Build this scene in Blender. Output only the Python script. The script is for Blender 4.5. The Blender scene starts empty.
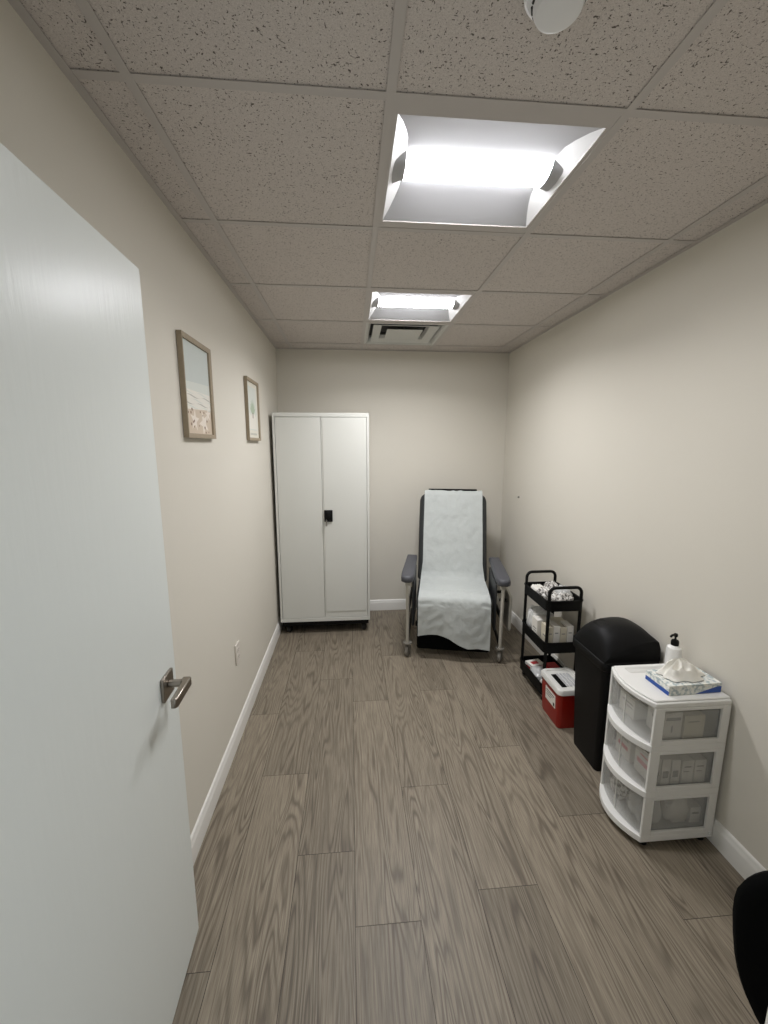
import bpy, bmesh, math, random
from mathutils import Vector, Matrix, noise
D = bpy.data
SC = bpy.context.scene
COL = SC.collection
PI = math.pi

# ------------------------------------------------------------------ camera, light, exposure
CAM_Z = 1.603
YAW, PITCH, FPX = 0.082, 0.1628, 403.55
cam = D.cameras.new('camera')
cam.sensor_fit = 'HORIZONTAL'; cam.sensor_width = 36.0
cam.lens = FPX * 36.0 / 768.0
cam.clip_start = 0.02
cam_ob = D.objects.new('camera', cam); COL.objects.link(cam_ob)
fw = Vector((math.sin(YAW) * math.cos(PITCH), math.cos(YAW) * math.cos(PITCH), -math.sin(PITCH)))
rt = Vector((math.cos(YAW), -math.sin(YAW), 0)); up = rt.cross(fw)
m = Matrix((rt, up, -fw)).transposed().to_4x4(); m.translation = (0, 0, CAM_Z)
cam_ob.matrix_world = m
SC.camera = cam_ob

LENS_STRENGTH = 31.0           # glow of the lenses of the two ceiling fixtures
LAMP_POWER, LAMP_SPREAD = 7.6, 150   # the lamp inside each fixture, beamed down by its lens
LAMP_COLOR = (1.0, 1.0, 1.03)
HALL_STRENGTH = 0.8          # light of the corridor that comes in through the doorway
w = D.worlds.new('world'); SC.world = w; w.use_nodes = True
bg = w.node_tree.nodes['Background']
bg.inputs['Color'].default_value = (0.88, 0.95, 1.0, 1); bg.inputs['Strength'].default_value = HALL_STRENGTH
SC.view_settings.view_transform = 'Standard'
try: SC.view_settings.look = 'None'
except Exception: pass
SC.view_settings.exposure = 0.0; SC.view_settings.gamma = 1.0
SC.view_settings.use_curve_mapping = False

# room
XL, XR, YB, YF, H = -0.640, 1.464, 3.778, 0.255, 2.4405
T = 0.6096
XA = -0.5008; GX = [XA + T * i for i in range(4)]          # lengthwise grid lines
Y1 = 1.1266; GY = [Y1 + T * i for i in range(-2, 5)]       # crosswise grid lines

# ------------------------------------------------------------------ helpers
def lin(c):
    return tuple((v / 12.92 if v <= .04045 else ((v + .055) / 1.055) ** 2.4) for v in (x / 255 for x in c)) + (1,)

def mat(name, rgb, rough=.5, metal=0, bump=0, bscale=200, spec=.5, var=0, vscale=4, emit=None, coat=0, trans=0):
    M = D.materials.new(name); M.use_nodes = True
    nt = M.node_tree; b = nt.nodes['Principled BSDF']
    c = lin(rgb)
    b.inputs['Base Color'].default_value = c
    b.inputs['Roughness'].default_value = rough; b.inputs['Metallic'].default_value = metal
    b.inputs['Specular IOR Level'].default_value = spec
    if coat: b.inputs['Coat Weight'].default_value = coat
    if trans: b.inputs['Transmission Weight'].default_value = trans
    tc = nt.nodes.new('ShaderNodeTexCoord')
    if var:
        n = nt.nodes.new('ShaderNodeTexNoise'); n.inputs['Scale'].default_value = vscale; n.inputs['Detail'].default_value = 4
        nt.links.new(tc.outputs['Object'], n.inputs['Vector'])
        mx = nt.nodes.new('ShaderNodeMixRGB'); mx.inputs[1].default_value = tuple(v * (1 - var) for v in c[:3]) + (1,)
        mx.inputs[2].default_value = tuple(min(1, v * (1 + var)) for v in c[:3]) + (1,)
        nt.links.new(n.outputs['Fac'], mx.inputs[0]); nt.links.new(mx.outputs[0], b.inputs['Base Color'])
    if bump:
        n = nt.nodes.new('ShaderNodeTexNoise'); n.inputs['Detail'].default_value = 3
        if isinstance(bscale, tuple):
            mp = nt.nodes.new('ShaderNodeMapping'); mp.inputs['Scale'].default_value = bscale; n.inputs['Scale'].default_value = 1
            nt.links.new(tc.outputs['Object'], mp.inputs[0]); nt.links.new(mp.outputs[0], n.inputs['Vector'])
        else:
            n.inputs['Scale'].default_value = bscale; nt.links.new(tc.outputs['Object'], n.inputs['Vector'])
        bp = nt.nodes.new('ShaderNodeBump'); bp.inputs['Strength'].default_value = bump; bp.inputs['Distance'].default_value = .002
        nt.links.new(n.outputs['Fac'], bp.inputs['Height']); nt.links.new(bp.outputs['Normal'], b.inputs['Normal'])
    if emit:
        b.inputs['Emission Color'].default_value = emit[0]; b.inputs['Emission Strength'].default_value = emit[1]
    return M

def obj(name, bm, mt, parent=None, bevel=0, seg=2, smooth=35, loc=None, rotz=0):
    bmesh.ops.recalc_face_normals(bm, faces=bm.faces)
    lim = math.radians(smooth)
    for f in bm.faces: f.smooth = True
    for e in bm.edges:
        if len(e.link_faces) != 2 or e.calc_face_angle(0) > lim: e.smooth = False
    me = D.meshes.new(name); bm.to_mesh(me); bm.free()
    for x in (mt if isinstance(mt, (list, tuple)) else [mt]): me.materials.append(x)
    o = D.objects.new(name, me); COL.objects.link(o)
    if parent: o.parent = parent
    if loc: o.location = loc
    if rotz: o.rotation_euler = (0, 0, rotz)
    if bevel:
        bv = o.modifiers.new('bevel', 'BEVEL'); bv.width = bevel; bv.segments = seg; bv.limit_method = 'ANGLE'
        bv.angle_limit = math.radians(40); bv.harden_normals = False
    return o

def tag(o, label, cat, group=None):
    o['label'] = label; o['category'] = cat
    if group: o['group'] = group
    return o
def thing(name, label, cat, loc=(0, 0, 0), rotz=0, group=None):
    o = D.objects.new(name, None); COL.objects.link(o); o.empty_display_size = .05
    o.location = loc; o.rotation_euler = (0, 0, rotz)
    return tag(o, label, cat, group)
def struct(name, bm, mt, parent=None, **k):
    o = obj(name, bm, mt, parent, **k)
    if not parent: o['kind'] = 'structure'
    return o
def dup(root, loc, rotz, label, group=None):
    r = root.copy(); COL.objects.link(r); r.location = loc; r.rotation_euler = (0, 0, rotz); r['label'] = label
    if group: r['group'] = group
    for ch in list(root.children):
        c = ch.copy(); COL.objects.link(c); c.parent = r
        for g in ch.children:
            d = g.copy(); COL.objects.link(d); d.parent = c
    return r

def NB(): return bmesh.new()
def box(bm, x0, x1, y0, y1, z0, z1, mi=0):
    v = [bm.verts.new((x, y, z)) for x in (x0, x1) for y in (y0, y1) for z in (z0, z1)]
    for q in ((0, 1, 3, 2), (4, 6, 7, 5), (0, 4, 5, 1), (2, 3, 7, 6), (0, 2, 6, 4), (1, 5, 7, 3)):
        f = bm.faces.new([v[i] for i in q]); f.material_index = mi
    return v
def frame_of(d):
    d = d.normalized(); a = Vector((0, 0, 1)) if abs(d.z) < .9 else Vector((1, 0, 0))
    u = d.cross(a).normalized(); return u, d.cross(u).normalized()
def tube(bm, pts, r, seg=12, ry=None, closed=False, mi=0):
    pts = [Vector(p) for p in pts]; n = len(pts); rings = []
    u0 = None
    for i, p in enumerate(pts):
        if closed: d = pts[(i + 1) % n] - pts[i - 1]
        else: d = pts[min(i + 1, n - 1)] - pts[max(i - 1, 0)]
        d.normalize()
        if u0 is None: u, v = frame_of(d)
        else:
            u = (u0 - d * u0.dot(d)).normalized(); v = d.cross(u).normalized()
        u0 = u
        rr = r[i] if isinstance(r, (list, tuple)) else r
        rings.append([bm.verts.new(p + u * rr * math.cos(2 * PI * k / seg) + v * (ry or rr) * math.sin(2 * PI * k / seg)) for k in range(seg)])
    for i in range(n if closed else n - 1):
        a, b = rings[i], rings[(i + 1) % n]
        for k in range(seg):
            bm.faces.new((a[k], a[(k + 1) % seg], b[(k + 1) % seg], b[k])).material_index = mi
    if not closed:
        bm.faces.new(rings[0][::-1]).material_index = mi; bm.faces.new(rings[-1]).material_index = mi
def cyl(bm, p0, p1, r0, r1=None, seg=24, mi=0): tube(bm, [p0, p1], [r0, r0 if r1 is None else r1], seg, mi=mi)
def lathe(bm, prof, c=(0, 0, 0), seg=32, axis='z', mi=0):
    rings = []
    for r, h in prof:
        ring = []
        for k in range(seg):
            a = 2 * PI * k / seg
            p = (r * math.cos(a), r * math.sin(a), h)
            if axis == 'x': p = (h, r * math.cos(a), r * math.sin(a))
            if axis == 'y': p = (r * math.cos(a), h, r * math.sin(a))
            ring.append(bm.verts.new((p[0] + c[0], p[1] + c[1], p[2] + c[2])))
        rings.append(ring)
    for a, b in zip(rings, rings[1:]):
        for k in range(seg): bm.faces.new((a[k], a[(k + 1) % seg], b[(k + 1) % seg], b[k])).material_index = mi
    bm.faces.new(rings[0][::-1]).material_index = mi; bm.faces.new(rings[-1]).material_index = mi
def rrect(hx, hy, r, n=5, c=(0, 0)):
    pts = []
    for sx, sy, a0 in ((1, 1, 0), (-1, 1, 90), (-1, -1, 180), (1, -1, 270)):
        for i in range(n + 1):
            a = math.radians(a0 + 90 * i / n)
            pts.append((c[0] + sx * (hx - r) + r * math.cos(a), c[1] + sy * (hy - r) + r * math.sin(a)))
    return pts
def loft(bm, loops, cap0=True, cap1=True, mi=0):
    L = [[bm.verts.new(p) for p in lp] for lp in loops]
    for a, b in zip(L, L[1:]):
        n = len(a)
        for k in range(n): bm.faces.new((a[k], a[(k + 1) % n], b[(k + 1) % n], b[k])).material_index = mi
    if cap0: bm.faces.new(L[0][::-1]).material_index = mi
    if cap1: bm.faces.new(L[-1]).material_index = mi
def prism(bm, poly, axis, a, b, mi=0):
    def P(p, t):
        return {'x': (t, p[0], p[1]), 'y': (p[0], t, p[1]), 'z': (p[0], p[1], t)}[axis]
    loft(bm, [[P(p, a) for p in poly], [P(p, b) for p in poly]], mi=mi)
def at(loop, z): return [(p[0], p[1], z) for p in loop]
def tray(bm, hx, hy, z0, z1, r, t=.004, rim=.004):
    loft(bm, [at(rrect(hx - t, hy - t, r), z0 + t), at(rrect(hx - t, hy - t, r), z1),
              at(rrect(hx + rim, hy + rim, r + rim), z1), at(rrect(hx + rim, hy + rim, r + rim), z1 - .008), at(rrect(hx, hy, r), z1 - .008),
              at(rrect(hx, hy, r), z0)], cap0=True, cap1=True)
def pillow(bm, hx, hy, hz, seed, c=(0, 0, 0), amp=.12, e=.55, n=14):
    vs = []
    def sp(v, k): return math.copysign(abs(v) ** k, v)
    for i in range(n + 1):
        ph = -PI / 2 + PI * i / n; ring = []
        for k in range(2 * n):
            th = 2 * PI * k / (2 * n)
            p = Vector((sp(math.cos(ph), .6) * sp(math.cos(th), e), sp(math.cos(ph), .6) * sp(math.sin(th), e), sp(math.sin(ph), .8)))
            q = 1 + amp * noise.noise(Vector((p.x * 2.3 + seed * 7.1, p.y * 2.3, p.z * 2.3 + seed)))
            z = p.z * hz * q
            z += hz * amp * 1.2 * noise.noise(Vector((p.x * 4 + seed, p.y * 4, 1.7))) * (1 if p.z > 0 else 0)
            ring.append(bm.verts.new((c[0] + p.x * hx * min(q, 1), c[1] + p.y * hy * min(q, 1), c[2] + max(-hz, z))))
        vs.append(ring)
    for a, b in zip(vs, vs[1:]):
        for k in range(2 * n):
            try: bm.faces.new((a[k], a[(k + 1) % (2 * n)], b[(k + 1) % (2 * n)], b[k]))
            except Exception: pass
    bmesh.ops.remove_doubles(bm, verts=bm.verts, dist=1e-5)

def ball(bm, c, r, seg=12):
    pr = [(max(1e-4, r * math.sin(PI * i / 8)), -r * math.cos(PI * i / 8)) for i in range(9)]
    lathe(bm, pr, c, seg)

# ------------------------------------------------------------------ materials
M = {}
M['wall'] = mat('wall_paint', (214, 209, 197), .75, bump=.12, bscale=260, spec=.25, var=.012, vscale=1.5)
M['trim'] = mat('white_trim', (228, 226, 220), .35)
M['tee'] = mat('ceiling_tee', (190, 184, 179), .5)
M['door'] = mat('white_door_paint', (224, 228, 224), .30, bump=.35, bscale=(70, 70, 9), spec=.5)
M['steel'] = mat('brushed_nickel', (150, 143, 134), .28, metal=1)
M['cab'] = mat('white_powder_coat', (208, 208, 201), .45, bump=.04, bscale=500)
M['black'] = mat('black_plastic', (8, 8, 8), .5, spec=.18, bump=.1, bscale=600)
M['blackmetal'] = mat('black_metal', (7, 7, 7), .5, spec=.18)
M['bin'] = mat('matt_black_plastic', (9, 9, 10), .5, bump=.2, bscale=700, spec=.2)
M['rubber'] = mat('dark_rubber', (30, 29, 28), .7)
M['vinyl'] = mat('charcoal_vinyl', (42, 44, 45), .55, bump=.25, bscale=350)
M['vinyl2'] = mat('grey_vinyl_arm', (73, 74, 79), .5, bump=.25, bscale=350)
M['beige'] = mat('beige_steel', (178, 174, 163), .4)
M['greywheel'] = mat('grey_wheel', (120, 116, 108), .5)
M['paper'] = mat('nonwoven_paper', (184, 188, 185), .8, bump=1.0, bscale=48, spec=.2, var=.04, vscale=60)
M['white'] = mat('white_plastic', (233, 232, 228), .4)
M['whitecard'] = mat('white_card', (226, 222, 214), .7, var=.05, vscale=30)
M['cream'] = mat('cream_card', (206, 198, 178), .7, var=.08, vscale=25)
M['grey'] = mat('grey_print', (120, 120, 118), .6)
M['dark'] = mat('dark_print', (48, 48, 48), .6)
M['pink'] = mat('pink_print', (212, 130, 140), .6)
M['redprint'] = mat('red_print', (176, 40, 46), .6)
M['blue'] = mat('blue_print', (30, 70, 150), .5)
M['red'] = mat('red_plastic', (146, 24, 12), .35, trans=0, var=.05, vscale=8)
M['lid'] = mat('translucent_white_lid', (214, 213, 208), .4)
M['enamel'] = mat('white_enamel', (232, 232, 232), .35)
M['panelgrey'] = mat('lamp_side_panel', (180, 180, 182), .95, spec=.02)
M['capgrey'] = mat('lamp_end_cap', (176, 176, 178), .5)
M['ventm'] = mat('vent_grey', (205, 205, 200), .5)
M['ventd'] = mat('vent_throat', (70, 70, 68), .9)
M['oak'] = mat('greige_wood_frame', (152, 138, 116), .6, var=.18, vscale=40)
M['glass'] = None
M['lens'] = mat('lamp_lens', (250, 250, 250), .5, emit=((*LAMP_COLOR, 1), LENS_STRENGTH))
M['plate'] = mat('outlet_plate', (216, 209, 199), .4)
M['slot'] = mat('outlet_slot', (30, 28, 26), .6)
M['fabric_and_shade'] = mat('black_mesh_and_shaded_vinyl', (5, 6, 6), .9, bump=.3, bscale=900, spec=.08)  # chair mesh; on the recliner legrest it paints in the shade

def clear_mat(name, rgb, alpha, rough=.15):
    m_ = D.materials.new(name); m_.use_nodes = True; nt = m_.node_tree
    b = nt.nodes['Principled BSDF']; b.inputs['Base Color'].default_value = lin(rgb)
    b.inputs['Roughness'].default_value = rough; b.inputs['Alpha'].default_value = alpha
    return m_
M['clear'] = clear_mat('clear_drawer_plastic', (214, 214, 210), .26, .18)
M['bag'] = clear_mat('clear_bag_film', (236, 236, 234), .55, .2)

def nodes_of(name, rough=.5, spec=.5):
    m_ = D.materials.new(name); m_.use_nodes = True; nt = m_.node_tree
    b = nt.nodes['Principled BSDF']; b.inputs['Roughness'].default_value = rough; b.inputs['Specular IOR Level'].default_value = spec
    return m_, nt, b
def N(nt, t, **k):
    n = nt.nodes.new(t)
    for a, v in k.items():
        if a in n.inputs: n.inputs[a].default_value = v
        else: setattr(n, a, v)
    return n
def math_n(nt, op, a, b=None, clamp=False):
    n = nt.nodes.new('ShaderNodeMath'); n.operation = op; n.use_clamp = clamp
    for i, v in enumerate((a, b)):
        if v is None: continue
        if hasattr(v, 'type') and hasattr(v, 'links'): nt.links.new(v, n.inputs[i])
        else: n.inputs[i].default_value = v
    return n.outputs[0]
def ramp(nt, fac, stops):
    r = nt.nodes.new('ShaderNodeValToRGB'); nt.links.new(fac, r.inputs[0])
    el = r.color_ramp.elements
    while len(el) < len(stops): el.new(.5)
    for e, (p, c) in zip(el, stops): e.position = p; e.color = c
    return r.outputs[0]
def mix(nt, fac, a, b, bt='MIX'):
    n = nt.nodes.new('ShaderNodeMixRGB'); n.blend_type = bt
    for i, v in enumerate((fac, a, b)):
        if hasattr(v, 'links'): nt.links.new(v, n.inputs[i])
        else: n.inputs[i].default_value = v
    return n.outputs[0]
def mapping(nt, src, scale):
    n = nt.nodes.new('ShaderNodeMapping'); n.inputs['Scale'].default_value = scale; nt.links.new(src, n.inputs[0]); return n.outputs[0]

# fissured mineral fibre ceiling tile
m_, nt, b = nodes_of('fissured_ceiling_tile', .9, .1)
tc = N(nt, 'ShaderNodeTexCoord').outputs['Object']
def fiss(sc, thr, wid):
    v = mapping(nt, tc, sc)
    n = N(nt, 'ShaderNodeTexNoise', Scale=1.0, Detail=2.0, Roughness=.5, Distortion=.35); nt.links.new(v, n.inputs['Vector'])
    return ramp(nt, n.outputs['Fac'], [(thr, (0, 0, 0, 1)), (thr + wid, (1, 1, 1, 1))])
f1 = fiss((115, 200, 130), .655, .03); f2 = fiss((210, 120, 130), .66, .03); f3 = fiss((340, 340, 340), .65, .04)
g = N(nt, 'ShaderNodeTexNoise', Scale=380.0, Detail=2.0); nt.links.new(tc, g.inputs['Vector'])
basec = ramp(nt, g.outputs['Fac'], [(.35, lin((198, 190, 184))), (.65, lin((214, 207, 201)))])
fm = math_n(nt, 'MAXIMUM', math_n(nt, 'MAXIMUM', f1, f2), math_n(nt, 'MULTIPLY', f3, .6))
nt.links.new(mix(nt, fm, basec, lin((104, 97, 91))), b.inputs['Base Color'])
bp = N(nt, 'ShaderNodeBump', Strength=.5, Distance=.003); bp.invert = True; nt.links.new(fm, bp.inputs['Height']); nt.links.new(bp.outputs[0], b.inputs['Normal'])
M['tile'] = m_

# grey-brown oak vinyl planks; UV = plank-local metres plus a random offset per plank
m_, nt, b = nodes_of('oak_vinyl_plank', .42, .4)
uv = N(nt, 'ShaderNodeUVMap', uv_map='plank').outputs[0]
att = N(nt, 'ShaderNodeVertexColor', layer_name='plank_id').outputs['Color']
sep = N(nt, 'ShaderNodeSeparateColor'); nt.links.new(att, sep.inputs[0]); rnd = sep.outputs[0]
# cathedral figure: contour lines of a slow noise stretched along the plank
n1 = N(nt, 'ShaderNodeTexNoise', Scale=1.0, Detail=1.5, Roughness=.4, Distortion=.35); nt.links.new(mapping(nt, uv, (11, 1.05, 1)), n1.inputs['Vector'])
nf = N(nt, 'ShaderNodeTexNoise', Scale=1.0, Detail=3.0); nt.links.new(mapping(nt, uv, (70, 4, 1)), nf.inputs['Vector'])
ph = math_n(nt, 'ADD', math_n(nt, 'MULTIPLY', n1.outputs['Fac'], 105.0), math_n(nt, 'MULTIPLY', nf.outputs['Fac'], 3.0))
ring = math_n(nt, 'ADD', math_n(nt, 'MULTIPLY', math_n(nt, 'SINE', ph), .5), .5)
ring = math_n(nt, 'POWER', ring, 2.2)
fib = N(nt, 'ShaderNodeTexNoise', Scale=1.0, Detail=4.0, Roughness=.65); nt.links.new(mapping(nt, uv, (260, 7, 1)), fib.inputs['Vector'])
bro = N(nt, 'ShaderNodeTexNoise', Scale=1.0, Detail=2.0); nt.links.new(mapping(nt, uv, (9, 1.1, 1)), bro.inputs['Vector'])
msk = ramp(nt, bro.outputs['Fac'], [(.36, (.2, .2, .2, 1)), (.58, (1, 1, 1, 1))])
dk = math_n(nt, 'MULTIPLY', math_n(nt, 'MULTIPLY', ring, msk), .70)
c0 = ramp(nt, fib.outputs['Fac'], [(.30, lin((104, 94, 80))), (.50, lin((133, 123, 107))), (.72, lin((153, 143, 126)))])
c1 = mix(nt, dk, c0, lin((82, 72, 61)))
tone = N(nt, 'ShaderNodeHueSaturation'); nt.links.new(c1, tone.inputs['Color'])
nt.links.new(math_n(nt, 'ADD', .88, math_n(nt, 'MULTIPLY', rnd, .24)), tone.inputs['Value'])
nt.links.new(tone.outputs[0], b.inputs['Base Color'])
nt.links.new(math_n(nt, 'ADD', .38, math_n(nt, 'MULTIPLY', fib.outputs['Fac'], .16)), b.inputs['Roughness'])
bp = N(nt, 'ShaderNodeBump', Strength=.18, Distance=.001); nt.links.new(fib.outputs['Fac'], bp.inputs['Height']); nt.links.new(bp.outputs[0], b.inputs['Normal'])
M['plank'] = m_
M['seam'] = mat('plank_seam', (52, 44, 39), .8)

# mottled packs of dressings: dark print on white film
m_, nt, b = nodes_of('mottled_pack', .3, .5)
tc = N(nt, 'ShaderNodeTexCoord').outputs['Object']
n = N(nt, 'ShaderNodeTexNoise', Scale=75.0, Detail=3.0, Distortion=.6); nt.links.new(tc, n.inputs['Vector'])
nt.links.new(ramp(nt, n.outputs['Fac'], [(.40, lin((66, 62, 60))), (.50, lin((196, 192, 186))), (.62, lin((232, 230, 226)))]), b.inputs['Base Color'])
M['mottle'] = m_
# tissue carton: pale dapple with a blue wave along the foot of the sides
m_, nt, b = nodes_of('tissue_carton_print', .45, .4)
tc = N(nt, 'ShaderNodeTexCoord').outputs['Object']
n = N(nt, 'ShaderNodeTexNoise', Scale=70.0, Detail=2.0); nt.links.new(tc, n.inputs['Vector'])
pale = ramp(nt, n.outputs['Fac'], [(.38, lin((168, 180, 182))), (.52, lin((226, 228, 222))), (.7, lin((240, 239, 230)))])
sx = N(nt, 'ShaderNodeSeparateXYZ'); nt.links.new(tc, sx.inputs[0])
wave = math_n(nt, 'ADD', math_n(nt, 'MINIMUM', math_n(nt, 'MAXIMUM', math_n(nt, 'MULTIPLY', sx.outputs[0], .28), -.01), .026),
              math_n(nt, 'MULTIPLY', math_n(nt, 'LESS_THAN', sx.outputs[0], -.1115), .027))
isb = math_n(nt, 'LESS_THAN', sx.outputs[2], wave)
nt.links.new(mix(nt, isb, pale, lin((34, 78, 158))), b.inputs['Base Color'])
M['tissuebox'] = m_
M['tissue'] = mat('soft_tissue', (238, 235, 226), .9, bump=.2, bscale=300, spec=.1)

# ------------------------------------------------------------------ setting: floor, walls, ceiling
random.seed(4)
bm = NB(); uvl = bm.loops.layers.uv.new('plank'); cl = bm.loops.layers.color.new('plank_id')
PW, PL, gap = 0.2242, 1.22, .0009
X0 = -0.2285 - 3 * PW
joint = {-3: .62, -2: 1.041, -1: 1.79, 0: 1.381, 1: 1.121, 2: 1.669, 3: 1.20, 4: 1.887, 5: 1.46, 6: 1.05, 7: .8}
for ci in range(-1, 11):
    xa, xb = X0 + ci * PW, X0 + (ci + 1) * PW
    j = joint.get(ci - 3, .5)
    xa_, xb_ = max(xa, -.75), min(xb, 1.6)
    if xb_ <= xa_: continue
    y = j - PL * 4
    while y < 3.95:
        ya, yb = max(y, -.9), min(y + PL, 3.95)
        if yb > ya + .01:
            v = [bm.verts.new((px, py, 0)) for px, py in ((xa_ + gap, ya + gap), (xb_ - gap, ya + gap), (xb_ - gap, yb - gap), (xa_ + gap, yb - gap))]
            f = bm.faces.new(v); ox, oy, rv = random.uniform(0, 40), random.uniform(0, 40), random.random()
            for l in f.loops:
                l[uvl].uv = (l.vert.co.x - xa + ox, l.vert.co.y - y + oy); l[cl] = (rv, rv, rv, 1)
        y += PL
box(bm, -.76, 1.61, -.91, 3.96, -.06, -.0012, 1)
struct('floor', bm, [M['plank'], M['seam']])

WT = .12; HT = 2.62
def wall(name, x0, x1, y0, y1, z0=0, z1=HT):
    bm = NB(); box(bm, x0, x1, y0, y1, z0, z1); return struct(name, bm, M['wall'])
wall('wall_left', XL - WT, XL, YF - WT, YB + WT)
wall('wall_right', XR, XR + WT, YF - WT, YB + WT)
wall('wall_back', XL, XR, YB, YB + WT)
DX0, DX1, DH = -.512, .385, 2.055
bm = NB()
box(bm, XL, DX0 - .02, YF - WT, YF, 0, HT); box(bm, DX1 + .015, XR, YF - WT, YF, 0, HT); box(bm, DX0 - .02, DX1 + .015, YF - WT, YF, DH + .015, HT)
struct('wall_front', bm, M['wall'])
# door lining and casing round the opening
bm = NB()
box(bm, DX1, DX1 + .0149, YF - WT - .012, YF + .002, 0, DH); box(bm, DX0 - .0199, DX0 - .005, YF - WT - .012, YF + .002, 0, DH)
box(bm, DX0 - .02, DX1 + .015, YF - WT - .012, YF + .002, DH, DH + .0149)
prism(bm, [(DX1, YF + .002), (DX1 + .057, YF + .002), (DX1 + .057, YF + .018), (DX1 + .006, YF + .018), (DX1, YF + .012)], 'z', 0, DH + .06)
box(bm, DX0 - .077, DX0 - .02, YF + .002, YF + .018, 0, DH + .06)
box(bm, DX0 - .02, DX1, YF + .002, YF + .018, DH + .003, DH + .06)
struct('trim_1', bm, M['trim'])

def baseboard(name, p0, p1, nrm):
    # p0 -> p1 along the wall, nrm into the room
    prof = [(0, 0), (.014, 0), (.014, .072), (.0125, .080), (.009, .086), (.0085, .094), (.006, .102), (.0, .105)]
    bm = NB(); nv = Vector((nrm[0], nrm[1], 0))
    loft(bm, [[Vector((p[0], p[1], h)) + nv * d for d, h in prof] for p in (p0, p1)])
    return struct(name, bm, M['trim'], smooth=50)
baseboard('baseboard_left', (XL, YF, 0), (XL, YB - .0141, 0), (1, 0))
baseboard('baseboard_right', (XR, YF, 0), (XR, YB - .0141, 0), (-1, 0))
baseboard('baseboard_back', (XL, YB, 0), (XR, YB, 0), (0, -1))
baseboard('baseboard_front', (DX1 + .058, YF, 0), (XR - .0141, YF, 0), (0, 1))

# ceiling: slab, lay-in tiles and (as trim) the exposed tee grid
bm = NB()
box(bm, XL - WT, XR + WT, YF - WT, YB + WT, HT, HT + .05)
xs = [XL] + GX + [XR]; ys = [YF] + GY + [YB]
ys = sorted(y for y in ys if y >= YF)
skip = set()
for i in range(len(xs) - 1):
    for k in range(len(ys) - 1):
        cx_, cy_ = (xs[i] + xs[i + 1]) / 2, (ys[k] + ys[k + 1]) / 2
        if GX[1] < cx_ < GX[2] and (Y1 < cy_ < Y1 + T or Y1 + 2 * T < cy_ < Y1 + 4 * T): continue
        e = .0035
        box(bm, xs[i] + e, xs[i + 1] - e, ys[k] + e, ys[k + 1] - e, H + .0035, H + .019)
struct('ceiling', bm, M['tile'])
TW = .012
bm = NB()
def tee(x0, x1, y0, y1, z0): 
    box(bm, x0, x1, y0, y1, z0, z0 + .0015)
for x in GX: tee(x - TW, x + TW, YF, YB, H)
for y in GY:
    if y > YF: 
        prev = XL
        for x in GX + [XR]:
            a = prev + (TW if prev != XL else 0); bb = x - (TW if x != XR else 0)
            tee(a, bb, y - TW, y + TW, H + .0002); prev = x
# webs that stand above the flanges and the angle along the walls
for x in GX: box(bm, x - .001, x + .001, YF, YB, H + .001, H + .035)
for y in GY:
    if y > YF: box(bm, XL, XR, y - .0009, y + .0009, H + .0012, H + .035)
tee(XL, XL + .022, YF, YB, H - .0006); tee(XR - .022, XR, YF, YB, H - .0006)
tee(XL, XR, YB - .022, YB, H - .0008); tee(XL, XR, YF, YF + .022, H - .0008)
struct('trim_2', bm, M['tee'])

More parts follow.
